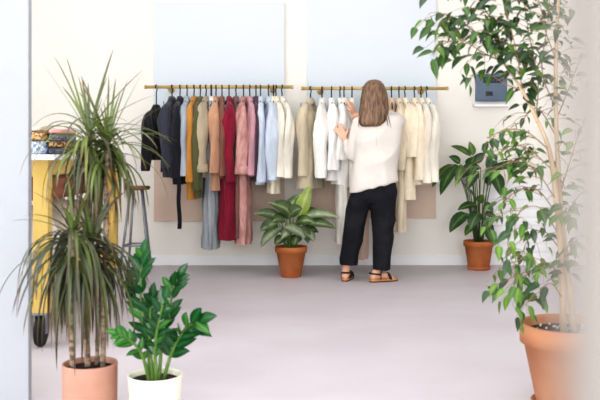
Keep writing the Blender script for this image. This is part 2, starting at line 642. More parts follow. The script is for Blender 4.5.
G = [
    # kind, hook, rod, near, T, hem, slv, rgb, label, category, extras
    ('blouse', 156.3, 0, -10, 10, 160, 171, (30, 31, 36), 'black blouse hanging low at the far left end of the left rail', 'blouse', dict(drop=.17, collar=False)),
    ('coat', 172, 0, -6, 14, 177, 168, (58, 61, 72), 'dark slate grey coat with a wide collar, second garment from the left end', 'coat', dict(fold=.15, hw=.215)),
    ('coat', 180, 0, -3, 12, 184, 178, (33, 34, 41), 'black coat with a long hanging belt, between the slate coat and the pale grey shirt', 'coat', dict(belt=(178.5, 176, 229, 4.0, (26, 27, 36)))),
    ('shirt', 187, 0, -3, 10, 172, 176, (174, 182, 193), 'pale grey-blue shirt between the black coat and the mustard shirt', 'shirt', dict(collar=True)),
    ('shirt', 194, 0, -4, 9, 199, 182, (194, 134, 60), 'mustard orange shirt, the only orange garment on the left rail', 'shirt', dict()),
    ('shirt', 200.3, 0, -3, 11, 197, 190, (92, 92, 60), 'olive green shirt hanging right of the mustard shirt', 'shirt', dict(sl_w=1.15)),
    ('blouse', 206, 0, -5, 13, 177, 172, (178, 164, 140), 'khaki beige blouse with rolled cuffs, right of the olive shirt', 'blouse', dict(cuff=True, sl_w=1.2)),
    ('skirt', 211, 0, -1, 11.5, 248, None, (160, 166, 172), 'long grey pleated skirt hanging below the khaki blouse', 'skirt', dict(fold=.5, k=9, hemw=.19, flare=1.15, collar=False, drop=.10)),
    ('shirt', 211.5, 0, -1, 5, 170, None, (236, 232, 224), 'white shirt with only its collar showing, between the khaki blouse and the peach jacket', 'shirt', dict()),
    ('jacket', 216, 0, -1.5, 13, 190, 173, (194, 148, 120), 'peach jacket in the middle of the left rail', 'jacket', dict(sl_w=1.0)),
    ('jacket', 222, 0, 0, 8, 178, 176, (136, 92, 76), 'brown jacket squeezed between the peach jacket and the crimson dress', 'jacket', dict()),
    ('dress', 229, 0, 0, 14, 239, 182, (138, 28, 54), 'long crimson dress, the only bright red garment', 'dress', dict(fold=.4, k=7, flare=1.25, sl_w=.85)),
    ('dress', 236, 0, 2.5, 9, 237, None, (134, 92, 88), 'long mauve brown dress just right of the crimson dress', 'dress', dict(fold=.35, k=6, collar=False)),
    ('robe', 243.5, 0, -1.5, 13, 243, 174, (208, 158, 152), 'long crinkled dusty pink robe right of the red dress', 'robe', dict(fold=.35, k=7, sl_w=1.1, flare=1.1, cuff=True)),
    ('shirt', 249.8, 0, 2, 10, 176, 175, (206, 158, 168), 'plain rose pink shirt right of the crinkled robe', 'shirt', dict()),
    ('cardigan', 256, 0, .5, 6, 181, 176, (82, 58, 70), 'dark plum cardigan squeezed between the pink shirt and the blue shirts', 'cardigan', dict(collar=False)),
    ('shirt', 260.5, 0, 0, 10, 184, 182, (205, 215, 230), 'light blue shirt next to the plum cardigan, left of the two blue shirts', 'shirt', dict()),
    ('shirt', 268.5, 0, 4, 13, 182, 180, (208, 218, 231), 'wide pale blue shirt, right of the two blue shirts', 'shirt', dict(sl_w=1.1)),
    ('blouse', 273.5, 0, 0, 12, 193, None, (238, 228, 204), 'cream blouse showing its long hem below the pale blue shirts', 'blouse', dict(collar=False)),
    ('shirt', 276, 0, 4.5, 10, 176, 177, (243, 236, 220), 'cream shirt, second garment from the right end of the left rail', 'shirt', dict()),
    ('shirt', 282, 0, 6, 11, 176, 178, (240, 233, 218), 'ivory shirt hanging last at the right end of the left rail', 'shirt', dict()),
    # ---- right rail
    ('jacket', 310.5, 1, -8, 17, 188, 176, (203, 190, 164), 'beige jacket hanging first at the left end of the right rail', 'jacket', dict(fold=.2, flare=1.15, cuff=False, sl_w=.7)),
    ('blouse', 322, 1, -1, 12, 172, 178, (246, 243, 236), 'white blouse with a long hanging sleeve, right of the beige jacket', 'blouse', dict(sl_w=1.15)),
    ('blouse', 331.5, 1, 1.5, 14, 180, 170, (250, 248, 244), 'white blouse just left of the woman’s lower hand', 'blouse', dict(sl_w=1.0, fold=.3)),
    ('blouse', 340, 1, 3, 14, 184, 160, (247, 244, 238), 'white gathered blouse touched by the woman’s lower hand', 'blouse', dict(fold=.35, k=7, collar=False)),
    ('dress', 344, 1, 1, 14, 243, None, (241, 236, 226), 'long ivory dress hanging behind the woman’s left leg', 'dress', dict(fold=.35, k=7, flare=1.0, collar=False)),
    ('blouse', 352, 1, 0, 12, 187, None, (243, 238, 228), 'sleeveless ivory top held by the woman’s raised hand', 'top', dict(collar=False)),
    ('scarf', 363, 1, 0, 9, 258, None, (214, 188, 172), 'long dusty beige dress seen between the woman’s legs', 'dress', dict(collar=False, fold=.4, k=6)),
    ('shirt', 391.5, 1, 1, 8, 170, None, (232, 196, 164), 'peach top showing its shoulder right of the woman’s hair', 'top', dict(collar=False)),
    ('dress', 399, 1, 2, 13, 231, 170, (240, 225, 198), 'long pale straw dress hanging beside the woman’s right hip', 'dress', dict(fold=.3, k=6, flare=1.0)),
    ('cardigan', 405, 1, 6, 14, 199, 157, (240, 226, 204), 'cream knitted cardigan with wide puffed sleeve, right of the woman', 'cardigan', dict(sl_w=1.35, fold=.3, collar=False)),
    ('blouse', 414.5, 1, 5, 11, 184, 180, (244, 234, 216), 'cream blouse between the knitted cardigan and the ivory shirts', 'blouse', dict()),
    ('blouse', 421, 1, 6, 10, 180, 183, (247, 239, 224), 'ivory blouse, second garment from the right end of the right rail', 'blouse', dict()),
    ('shirt', 426.6, 1, 8, 11, 177, 182, (246, 240, 226), 'ivory shirt hanging last at the right end of the right rail', 'shirt', dict(collar=False)),
]
for i, g in enumerate(G):
    kind, hx, rod, near, T, hem, slv, rgb, lab, cat, ex = g
    kw = dict(ex)
    kw.setdefault('seed', i)
    nm = {'scarf': 'dress'}.get(kind, kind)
    if kind == 'robe':
        kw['m'] = mat('crinkled_silk', (200, 154, 146), (164, 114, 108), scale=26, rough=0.45, bump=0.9, bscale=45, spec=0.4, stretch=(1, 1, .3))
    if 'knitted' in lab:
        kw['m'] = mat('cream_knit', (242, 229, 206), (234, 219, 194), scale=30, rough=0.95, bump=0.4, bscale=70, stretch=(1, 1, .5))
    garment(nm, hx, rod, near, T, hem, slv, rgb, lab, cat, **kw)
    short = ' '.join(lab.split(',')[0].split()[:12])
    hanger(hx, rod, near, kw.get('drop', .096), 'black hanger holding the ' + short, wide=.14 if nm == 'skirt' else .175)

# ------------------------------------------------------------------ wall panel
m_panel = mat('panel_grey_blue', (98, 112, 130), (88, 101, 119), scale=4, rough=0.5)
m_disp = mat('panel_black', (18, 22, 28), (28, 32, 40), scale=30, rough=0.25, spec=0.5)
m_lens = mat('panel_key', (58, 68, 86), (48, 58, 74), scale=20, rough=0.4)
c = P(490, 88, YW)
t = thing('control_panel', 'square grey-blue control panel with a black display on the wall behind the weeping fig', 'control panel', (c.x, YW, P(0, 101, YW).z))
a, b = P(475, 101.5, YW), P(505.5, 74.5, YW)
obj('housing', box(nb(), a.x, b.x, YW - .07, YW, a.z, b.z, .008), m_panel, t, False)
a, b = P(481.5, 83.5, YW), P(500.5, 77.5, YW)
dsp = obj('display', box(nb(), a.x, b.x, YW - .074, YW - .066, a.z, b.z, .002), m_disp, t, False)
bm = nb()
for k in range(5):
    x = a.x + .015 + k * .034
    box(bm, x, x + .022, YW - .077, YW - .073, a.z + .014, a.z + .044, .001)
obj('switch_row', bm, m_lens, dsp, False)
a, b = P(484, 96.5, YW), P(491, 92, YW)
obj('keypad', box(nb(), a.x, b.x, YW - .074, YW - .066, a.z, b.z, .002), m_disp, t, False)
a, b = P(472.5, 107, YW), P(507, 104.6, YW)
single('wall_shelf', box(nb(), a.x, b.x, YW - .09, YW, a.z, b.z, .004), m_white, 'narrow white ledge on the wall below the grey-blue control panel', 'shelf', smooth=False)

# ------------------------------------------------------------------ pots
m_terra = mat('terracotta', (182, 114, 70), (162, 94, 52), scale=7, rough=0.85, bump=0.1, bscale=40)
m_terra2 = mat('terracotta_big', (186, 134, 100), (174, 118, 86), scale=5, rough=0.8, bump=0.08, bscale=30)
m_soil = mat('soil', (58, 42, 34), (30, 22, 18), scale=60, rough=1.0, bump=1.0, bscale=80)
m_perl = mat('perlite', (232, 228, 220), (214, 208, 198), scale=30, rough=0.9)


def soil(bm, c, r, z):
    rings = []
    for j in range(7):
        rr = r * (1 - j / 6.0) + 1e-4
        rings.append([Vector((c[0] + rr * math.cos(2 * math.pi * k / 28), c[1] + rr * math.sin(2 * math.pi * k / 28),
                              z + noise.noise(Vector((rr * 30 + k, k * 1.7, j))) * .006 * (1 if j else 0))) for k in range(28)])
    loft(bm, rings, False, True)


def classic_pot(t, c, r, H, m, rim=0.22, taper=0.68):
    """flower pot with a thick rim band; c is the centre of its foot on the ground"""
    rh = H * rim
    bm = nb()
    prof = [(r * taper * .98, .0), (r * taper, .004), (r * .93 - .004, H - rh), (r * .985, H - rh + .002), (r, H - .006), (r - .004, H), (r - .016, H), (r - .02, H - .01), (r * .86, H - rh), (r * .6, .03)]
    lathe(bm, prof, c, 48)
    return obj('pot', bm, m, t)


def pot_saucer(t, c, r, m):
    bm = nb()
    lathe(bm, [(r * .9, 0), (r, .004), (r * 1.06, .03), (r * 1.03, .032), (r * .95, .012), (r * .3, .011)], c, 40)
    return obj('saucer', bm, m, t)


# ---- plant in the middle, on the floor between the rails
leafA = leaf_mat('variegated_leaf', (52, 82, 42), (98, 119, 78), vein=(152, 164, 122), rough=.35, patch=.35)
leafB = leaf_mat('silver_leaf', (75, 100, 66), (160, 172, 144), vein=(180, 189, 162), rough=.35, patch=.3)
leafC = leaf_mat('young_leaf', (135, 162, 63), (163, 183, 90), vein=(192, 203, 135), rough=.35)
m_stem = mat('green_stem', (110, 136, 62), (86, 112, 50), scale=20, rough=.6)
Yc = 7.14
t = thing('potted_plant', 'terracotta pot of broad variegated leaves on the floor between the two rails', 'plant', (P(291, 0, Yc).x, Yc, 0), 'plants in plain terracotta pots by the back wall')
c = (P(291, 0, Yc).x, Yc, 0)
classic_pot(t, c, 0.139, 0.262, m_terra, .2, .62)
bm = nb(); soil(bm, c, .122, .235); obj('soil', bm, m_soil, t)
fol = nb(); stm = nb()


def pl(base_px, tip_px, w, dy0=0.0, dy1=0.0, Y=Yc, droop=.6, mi=0, rootx=0, up=(0, -.8, 1), sp=None, bm=None, rz=.235, prof='ovate', croot=None):
    a = P(base_px[0], base_px[1], Y + dy0); b = P(tip_px[0], tip_px[1], Y + dy1)
    leaf_to(bm or fol, a, b, w / F * Y, droop, up, prof, mi=mi)
    cc = croot or c
    r0 = Vector((cc[0] + rootx, cc[1] + dy0 * .3, rz))
    mid = r0.lerp(a, .6); mid.z += .02; mid.x = r0.x + (a.x - r0.x) * .45
    tube(sp if sp is not None else stm, smooth_path([r0, mid, a], 4), .0055, .0035, n=6)


q = lambda x, y: (240 + x / 3.333, 170 + y / 3.333)
for (bx, tx, w, d0, d1, mi, rx, dr) in (
        (q(198, 158), q(232, 56), 12, .02, .03, 2, .01, .15), (q(172, 150), q(112, 112), 13, -.04, -.10, 0, -.02, .8), (q(135, 165), q(52, 142), 10, 0, -.02, 0, -.05, .9),
        (q(130, 178), q(70, 200), 12, -.06, -.12, 0, -.05, .9), (q(140, 190), q(70, 252), 10, -.06, -.14, 1, -.05, .9), (q(150, 190), q(215, 222), 11, -.10, -.17, 1, .0, .9),
        (q(205, 158), q(326, 154), 10, .0, -.03, 1, .04, .7), (q(215, 180), q(314, 190), 10, -.05, -.09, 0, .04, .8), (q(160, 135), q(194, 84), 9, .05, .08, 0, 0, .3),
        (q(165, 150), q(205, 128), 12, -.08, -.12, 0, 0, .7), (q(208, 185), q(228, 240), 8, -.06, -.1, 0, .04, .7), (q(150, 135), q(98, 108), 9, .08, .12, 1, -.02, .8),
        (q(195, 165), q(262, 132), 11, .06, .08, 0, .03, .7), (q(150, 165), q(112, 168), 11, -.1, -.16, 0, -.03, .9), (q(185, 175), q(245, 172), 10, -.1, -.16, 0, .02, .9),
        (q(175, 200), q(140, 225), 9, -.1, -.17, 1, -.02, .9), (q(230, 160), q(295, 150), 9, .1, .12, 0, .04, .7), (q(165, 165), q(150, 130), 10, .08, .14, 0, -.01, .6),
        (q(125, 190), q(95, 225), 9, .04, .08, 0, -.04, .9), (q(205, 200), q(260, 205), 9, .04, .06, 0, .03, .9), (q(150, 225), q(118, 248), 9, -.06, -.12, 0, -.03, .9), (q(195, 220), q(182, 246), 9, -.1, -.16, 0, .01, .9), (q(130, 200), q(86, 222), 9, .05, .08, 1, -.04, .9), (q(180, 150), q(160, 100), 9, .1, .14, 0, 0, .5), (q(215, 205), q(246, 236), 9, -.06, -.1, 1, .03, .9)):
    tx = (bx[0] + (tx[0] - bx[0]) * 1.08, bx[1] + (tx[1] - bx[1]) * 1.08)
    pl(bx, tx, w * 1.3, d0, d1, droop=dr, mi=mi, rootx=rx)
obj('stem', stm, m_stem, t)
obj('foliage', fol, [leafA, leafB, leafC], t)

# ---- plant at the right by the back wall
leafD = leaf_mat('dark_leaf', (37, 68, 34), (50, 85, 42), vein=(98, 127, 68), rough=.3)
leafE = leaf_mat('dark_leaf_light', (67, 99, 43), (86, 118, 56), vein=(120, 144, 80), rough=.3)
Yp = 7.58
c2 = (P(478.7, 0, Yp).x, Yp, 0)
t = thing('potted_plant', 'terracotta pot of tall dark green leaves by the back wall, partly behind the weeping fig', 'plant', c2, 'plants in plain terracotta pots by the back wall')
pot_saucer(t, c2, .1, m_terra)
cp = (c2[0], c2[1], .011)
classic_pot(t, cp, 0.139, 0.25, m_terra, .2, .68)
bm = nb(); soil(bm, c2, .122, .235); obj('soil', bm, m_soil, t)
fol = nb(); stm = nb()
q = lambda x, y: (400 + x / 2.667, 130 + y / 2.667)
for (bx, tx, w, d0, d1, mi, rx, dr) in (
        (q(150, 96), q(104, 172), 12, -.1, -.2, 0, -.03, .7), (q(145, 92), q(82, 152), 10, 0, -.02, 1, -.03, .8), (q(165, 92), q(150, 146), 9, -.12, -.2, 1, -.02, .6),
        (q(215, 100), q(160, 108), 13, -.05, -.1, 0, 0, .7), (q(240, 108), q(352, 92), 12, -.04, -.1, 0, .03, .6), (q(250, 112), q(272, 176), 14, -.08, -.16, 0, .03, .6),
        (q(190, 70), q(135, 40), 9, .05, .05, 1, -.02, .6), (q(195, 68), q(185, 30), 8, .04, .06, 1, -.01, .3), (q(210, 110), q(176, 160), 11, -.14, -.2, 0, 0, .8),
        (q(180, 222), q(130, 272), 14, -.1, -.18, 0, -.03, .7), (q(212, 218), q(186, 264), 14, -.14, -.22, 0, 0, .7), (q(222, 236), q(246, 302), 13, -.12, -.2, 0, .02, .6),
        (q(205, 200), q(152, 212), 10, -.05, -.1, 0, -.02, .7), (q(235, 150), q(242, 90), 9, .05, .06, 0, .02, .3), (q(200, 90), q(225, 60), 10, .04, .06, 0, .01, .4),
        (q(160, 100), q(120, 108), 9, .1, .1, 0, -.03, .7), (q(185, 100), q(200, 72), 12, .0, -.04, 0, 0, .5), (q(190, 110), q(155, 130), 11, .06, .05, 0, -.02, .8),
        (q(225, 225), q(262, 236), 10, .04, .06, 0, .03, .8), (q(200, 250), q(172, 282), 9, .0, -.04, 1, -.02, .7), (q(210, 195), q(224, 172), 9, .0, -.04, 1, .0, .4),
        (q(225, 195), q(250, 222), 10, .1, .1, 0, .03, .7), (q(160, 90), q(130, 70), 10, .02, .0, 0, -.02, .7), (q(230, 100), q(262, 84), 10, .1, .12, 0, .03, .5)):
    pl(bx, tx, w, d0, d1, Y=Yp, droop=dr, mi=mi, rootx=rx, croot=c2)
obj('stem', stm, mat('dark_stem', (74, 96, 54), (60, 78, 46), scale=20, rough=.6), t)
obj('foliage', fol, [leafD, leafE], t)

# ---- zamioculcas in a cream pot, in front
leafZ = leaf_mat('glossy_leaf', (24, 72, 38), (36, 92, 48), vein=(52, 108, 58), rough=.22)
leafZ2 = leaf_mat('glossy_leaf_light', (46, 104, 46), (66, 126, 56), vein=(96, 150, 78), rough=.25)
m_cream = mat('cream_ceramic', (236, 234, 218), (230, 227, 208), scale=4, rough=.35, spec=.5)
Yz = 3.3
cz = (P(155, 0, Yz).x, Yz, 0)
t = thing('potted_plant', 'glossy green plant of paired oval leaves in a cream pot in the foreground', 'plant', cz)
rz_ = 0.197
bm = nb()
lathe(bm, [(.08, 0), (.088, .004), (.101, .1), (.108, rz_ - .006), (.107, rz_), (.101, rz_ + .001), (.098, rz_ - .006), (.094, .1), (.05, .02)], cz, 56)
obj('pot', bm, m_cream, t)
bm = nb(); soil(bm, cz, .096, rz_ - .022); obj('soil', bm, m_soil, t)
zstems = [
    ([(151, 376), (147, 340), (141, 300), (141, 272), (143, 256)], [0, .0, -.02, .0, .02], 6, 24, 0),
    ([(153, 377), (150, 345), (150, 318), (152, 298)], [-.02, -.05, -.08, -.1], 5, 22, 0),
    ([(159, 376), (162, 345), (170, 315), (172, 292), (178, 278)], [.0, .02, .04, .05, .05], 6, 23, 0),
    ([(163, 374), (172, 352), (184, 330), (198, 321)], [0, -.03, -.08, -.12], 5, 31, 0),
    ([(150, 378), (142, 355), (130, 340), (119, 334)], [-.02, -.06, -.1, -.13], 4, 19, 1),
    ([(157, 378), (155, 350), (158, 325), (164, 300)], [-.05, -.1, -.14, -.17], 5, 22, 0),
    ([(154, 374), (146, 335), (134, 305), (131, 285)], [.05, .08, .1, .1], 5, 20, 0),
]
rnd = random.Random(5)
m_zst = mat('pale_green_stem', (104, 134, 66), (74, 106, 48), scale=16, rough=.5)
for pts, dys, npair, LL, mi in zstems:
    npair += 2
    w = [P(p[0], p[1], Yz + d) for p, d in zip(pts, dys)]
    w[0] = Vector((w[0].x, Yz + dys[0], rz_ - .03))
    sp = smooth_path(w, 6)
    bm = nb()
    tube(bm, sp, [.0085, .0065, .005, .003], n=8)
    st = obj('stem', bm, m_zst, t)
    lf = nb()
    L0 = LL * .86 / F * Yz
    m = len(sp)
    for kx in range(npair):
        f = .3 + .66 * kx / max(1, npair - 1)
        i = min(m - 2, int(f * (m - 1)))
        p = sp[i]
        d = (sp[i + 1] - sp[i]).normalized()
        side = d.cross(Vector((0, 1, 0.25))).normalized()
        side = (Matrix.Rotation(rnd.uniform(-.9, .9) + (kx % 2) * .5, 3, d) @ side)
        for s in (1, -1):
            dd = (d * rnd.uniform(1.0, 1.6) + side * s + Vector((0, -.15, rnd.uniform(-.1, .2)))).normalized()
            up = Vector((0, -.9, .8)) + d * -.2
            leaf(lf, p, dd, L0 * rnd.uniform(.85, 1.1) * (1 - .25 * f * (1 if kx == npair - 1 else 0)), L0 * .4, rnd.uniform(.1, .5), up, 7, 'lance', .3, mi=mi if rnd.random() > .15 else 1 - mi)
    leaf(lf, sp[-1], (sp[-1] - sp[-3]), L0 * .95, L0 * .42, .3, (0, -1, .5), 7, 'lance', .3, mi=mi)
    obj('leaflet_row', lf, [leafZ, leafZ2], st)

# ---- dragon tree in a ribbed pink pot, in front
leafR = leaf_mat('blade_green', (59, 65, 36), (92, 106, 59), rough=.4, tip=(91, 63, 44), mid_w=.7, trans=.2)
leafR2 = leaf_mat('blade_dark', (56, 47, 42), (81, 88, 64), rough=.4, tip=(81, 52, 44), mid_w=.7, trans=.2)
leafY = leaf_mat('blade_dry', (176, 130, 60), (200, 160, 84), rough=.6, mid_w=.7)
leafG = leaf_mat('blade_fresh', (78, 95, 44), (119, 134, 75), rough=.38, tip=(101, 75, 45), mid_w=.7, trans=.25)
m_rib = mat('ribbed_pink', (182, 138, 120), (170, 124, 106), scale=6, rough=.7)
m_cane = mat('cane_bark', (158, 138, 116), (100, 86, 72), scale=26, rough=.9, bump=.6, bscale=40, stretch=(1, 1, 2.5), lo=.4, hi=.6)
Yd = 3.32
cd = (P(90, 0, Yd).x, Yd, 0)
t = thing('potted_dragon_tree', 'dragon tree with drooping narrow leaves in a ribbed pink pot, foreground left', 'plant', cd)
rd = .238
bm = nb()
prof = [(.095, 0), (.1, .004)]
kz = 26
for i in range(kz):
    z0 = .008 + (rd - .02) * i / kz
    dz = (rd - .02) / kz
    prof += [(.1042 + .003 * i / kz, z0 + dz * .15), (.1058 + .003 * i / kz, z0 + dz * .5), (.1042 + .003 * i / kz, z0 + dz * .85)]
prof += [(.1085, rd - .008), (.108, rd), (.102, rd + .001), (.099, rd - .005), (.096, .12), (.05, .03)]
lathe(bm, prof, cd, 56)
obj('pot', bm, m_rib, t)
bm = nb(); soil(bm, cd, .098, rd - .022); obj('soil', bm, m_soil, t)


def crown(canepts, dys, r, leaves, seed, mats, lean=(0, 0, 0)):
    rnd = random.Random(seed)
    w = [P(p[0], p[1], Yd + d) for p, d in zip(canepts, dys)]
    w[0] = Vector((w[0].x, w[0].y, rd - .03))
    sp = smooth_path(w, 8)
    # slightly ringed cane
    rr = [r * (1 + .09 * math.sin(i * 2.4)) for i in range(len(sp))]
    bm = nb(); tube(bm, sp, rr, n=10)
    cn = obj('cane', bm, m_cane, t)
    top = sp[-1]
    lf = nb()
    for (cnt, e0, e1, l0, l1, dr0, dr1, back, mset) in leaves:
        w0 = .012 if e0 > 38 else .0155
        for i in range(cnt):
            az = rnd.uniform(0, 2 * math.pi)
            el = math.radians(rnd.uniform(e0, e1))
            d = Vector((math.cos(az) * math.cos(el), math.sin(az) * math.cos(el) * .75, math.sin(el))) + Vector(lean) * .3
            b = top - Vector((0, 0, rnd.uniform(0, back)))
            leaf(lf, b + d * .008, d, rnd.uniform(l0, l1), rnd.uniform(w0, w0 * 1.5), rnd.uniform(dr0, dr1), Vector((0, 0, 1)) if el < 1.2 else Vector((0, 1, 0)), 10, 'blade', .35, rnd.uniform(-.3, .3), mi=rnd.choice(mset))
    obj('leaf_crown', lf, mats, cn)


MM = [leafR, leafR2, leafY, leafG]
crown([(103, 364), (104, 300), (106, 230), (107, 140)], [.02, .03, .04, .05], .0115,
      [(16, 42, 90, .18, .36, .05, .6, .04, (3, 0, 3)), (20, 15, 60, .24, .36, 1.2, 2.6, .06, (0, 3, 3)), (34, -25, 30, .24, .36, 1.6, 2.8, .10, (0, 3, 0, 1)), (20, -60, -10, .22, .34, 1.0, 2.0, .12, (0, 3, 1)), (6, -70, -30, .22, .34, .8, 1.6, .14, (2, 2, 0))], 11, MM)
crown([(97, 363), (98, 300), (97, 220), (89, 132)], [.05, .07, .06, .02], .009,
      [(14, 40, 90, .18, .36, .05, .6, .04, (3, 0, 3)), (16, 15, 60, .24, .36, 1.2, 2.6, .06, (0, 3, 3)), (24, -25, 30, .24, .35, 1.8, 3.0, .10, (0, 3, 3, 1)), (14, -60, -10, .22, .34, 1.2, 2.2, .12, (0, 3, 1))], 21, MM)
crown([(73, 364), (71, 320), (71, 285), (73, 232)], [-.02, -.03, -.04, -.04], .0115,
      [(12, 35, 85, .18, .30, .3, 1.2, .03, (0, 1, 3)), (30, 5, 45, .26, .38, 1.8, 3.0, .05, (1, 1, 0)), (56, -50, 15, .32, .47, 1.5, 2.5, .12, (1, 1, 0))], 12, MM)
crown([(88, 362), (86, 325), (84, 290), (92, 244)], [.03, .02, .0, .0], .012,
      [(10, 35, 85, .18, .28, .3, 1.2, .03, (0, 1)), (22, 0, 40, .24, .36, 1.8, 3.0, .05, (1, 0, 0)), (36, -50, 10, .28, .42, 1.5, 2.5, .10, (1, 1, 0))], 13, MM)

# ---- weeping fig at the right, in a big pot
leafF = leaf_mat('fig_leaf', (55, 90, 40), (70, 105, 48), vein=(99, 127, 70), rough=.3, trans=.3)
leafF2 = leaf_mat('fig_leaf_dark', (40, 65, 40), (51, 78, 48), vein=(70, 96, 62), rough=.3, trans=.25)
leafF3 = leaf_mat('fig_leaf_light', (91, 132, 49), (109, 147, 63), vein=(132, 163, 91), rough=.3, trans=.4)
m_fbark = mat('fig_bark', (194, 172, 144), (170, 146, 118), scale=18, rough=.9, bump=.4, stretch=(1, 1, .3))
m_twig = mat('fig_twig', (158, 132, 104), (136, 110, 84), scale=18, rough=.9)
Yf = 3.5
cf = (P(571, 0, Yf).x, Yf, 0)
t = thing('potted_weeping_fig', 'tall weeping fig tree in a big terracotta pot on a saucer, foreground right', 'plant', cf)
pot_saucer(t, cf, .155, m_terra2)
cfp = (cf[0], cf[1], .012)
classic_pot(t, cfp, .212, .345, m_terra2, .24, .66)
bm = nb(); soil(bm, cf, .192, .318); sl = obj('soil', bm, m_soil, t)
rnd = random.Random(3)
bm = nb()
for i in range(60):
    a = rnd.uniform(0, 2 * math.pi); r = .185 * math.sqrt(rnd.random())
    ellipsoid(bm, (cf[0] + r * math.cos(a), cf[1] + r * math.sin(a), .322), (rnd.uniform(.003, .006),) * 3, seg=6)
pf = obj('perlite', bm, m_perl, sl); pf['kind'] = 'stuff'


def fp(pts, dys, sub=6):
    return smooth_path([P(p[0], p[1], Yf + d) for p, d in zip(pts, dys)], sub)


fol = nb(); tw = nb()
trunkA = fp([(563, 322), (561, 262), (556, 200), (549, 150), (536, 118), (522, 90), (503, 62), (486, 42)], [0, 0, -.02, -.03, -.02, 0, .02, .04])
trunkA[0].z = .31
bm = nb(); tube(bm, trunkA, [.014, .012, .009, .006, .003], n=10); obj('trunk', bm, m_fbark, t)
trunkB = fp([(573, 322), (566, 262), (560, 200), (556, 120), (556, 50), (560, -30)], [.02, .03, .03, .03, .03, .03])
trunkB[0].z = .31
bm = nb(); tube(bm, trunkB, [.014, .012, .010, .008, .006], n=10); obj('trunk', bm, m_fbark, t)


def fig_branch(pts, dys, nleaf, Lp=17, r=.0028, twigs=True, dens=1.0, mis=(0, 0, 1, 2), seed=0, droop=.8, t0=.12):
    rnd = random.Random(seed * 13 + int(pts[-1][0]))
    sp = fp(pts, dys)
    tube(tw, sp, r, .0014, n=6)
    m = len(sp)
    for k in range(nleaf):
        f = t0 + (1 - t0) * (k + rnd.random()) / nleaf
        i = min(m - 2, int(f * (m - 1)))
        p = sp[i].lerp(sp[i + 1], rnd.random())
        d = (sp[i + 1] - sp[i]).normalized()
        if twigs and rnd.random() < .72:
            # short side twig that arches over and carries a few leaves
            a = rnd.uniform(0, 2 * math.pi)
            o = Vector((math.cos(a), math.sin(a) * .9, rnd.uniform(-.25, .35)))
            e = p + (d * .5 + o).normalized() * rnd.uniform(.05, .13)
            e.z -= .015
            e2 = e + (e - p) * .4 - Vector((0, 0, rnd.uniform(.015, .05)))
            tube(tw, [p, p.lerp(e, .5) + Vector((0, 0, .008)), e, e2], .0016, .0008, n=4)
            spots = [p.lerp(e, .6), e, e2] if rnd.random() < .6 else [e, e2]
        else:
            spots = [p]
        for sx in spots:
            a = rnd.uniform(0, 2 * math.pi)
            dd = Vector((math.cos(a), math.sin(a), rnd.uniform(-1.1, .1))) + d * .5
            L = Lp / F * Yf * rnd.uniform(.75, 1.25)
            pe = sx + dd.normalized() * .012
            tube(tw, [sx, pe], .0008, n=3)
            leaf(fol, pe, dd, L, L * .43, rnd.uniform(.5, 1.3) * droop, (rnd.uniform(-.4, .4), -.7, .8), 6, 'ficus', .3, mi=rnd.choice(mis))


FB = [
    ([(486, 42), (470, 28), (456, 18), (444, 14)], [.04, .02, .0, -.03], 15),
    ([(503, 62), (482, 52), (462, 40), (446, 42)], [.02, -.06, -.1, -.12], 13),
    ([(503, 62), (500, 40), (488, 14), (470, -12)], [.02, -.05, -.1, -.1], 20),
    ([(522, 90), (518, 60), (510, 25), (498, -15)], [0, -.08, -.12, -.12], 22),
    ([(522, 90), (505, 84), (485, 72), (470, 76)], [0, .06, .1, .12], 4),
    ([(536, 118), (538, 80), (530, 40), (522, -10)], [-.02, .06, .1, .12], 22),
    ([(549, 150), (527, 132), (507, 130), (486, 138)], [-.03, -.1, -.14, -.16], 10),
    ([(552, 170), (530, 150), (512, 146), (494, 158)], [-.03, -.02, .02, .04], 11),
    ([(556, 200), (535, 170), (512, 162), (490, 172)], [-.02, -.1, -.14, -.18], 12),
    ([(557, 215), (538, 190), (520, 190), (508, 205)], [-.02, .06, .1, .12], 10),
    ([(559, 235), (540, 208), (520, 212), (508, 240), (512, 262)], [0, -.08, -.12, -.15, -.16], 16),
    ([(560, 250), (545, 232), (528, 240), (520, 262)], [0, .08, .1, .1], 10),
    ([(561, 275), (545, 262), (530, 272), (520, 283)], [0, -.06, -.1, -.12], 9),
    ([(562, 298), (552, 284), (542, 288), (540, 296)], [0, -.1, -.14, -.15], 5),
    ([(558, 200), (570, 160), (580, 130), (590, 120)], [.03, .0, -.05, -.06], 12),
    ([(556, 120), (568, 90), (580, 60), (592, 50)], [.03, .06, .08, .1], 14),
    ([(556, 60), (545, 30), (540, 5), (530, -20)], [.03, -.05, -.08, -.1], 16),
    ([(556, 110), (542, 70), (548, 20), (550, -20)], [.03, .1, .12, .14], 18),
    ([(560, 262), (572, 240), (584, 236), (592, 250)], [.03, -.05, -.08, -.1], 10),
    ([(561, 230), (575, 200), (588, 190), (596, 200)], [.03, .05, .08, .1], 12),
    ([(558, 140), (540, 110), (530, 112), (520, 124)], [.03, .1, .14, .16], 10),
]
for i, (pts, dys, nl) in enumerate(FB):
    mis = (0, 0, 1, 2)
    if i in (2, 3, 5, 16, 17):
        mis = (0, 1, 1, 0)
    if i in (6, 7, 8, 0, 1):
        mis = (0, 2, 0, 1)
    fig_branch(pts, dys, int(nl * 1.35), Lp=16 if i in (0, 1, 2, 3, 4, 5, 10, 12, 13, 16, 17) else 12.5, seed=i, mis=mis)
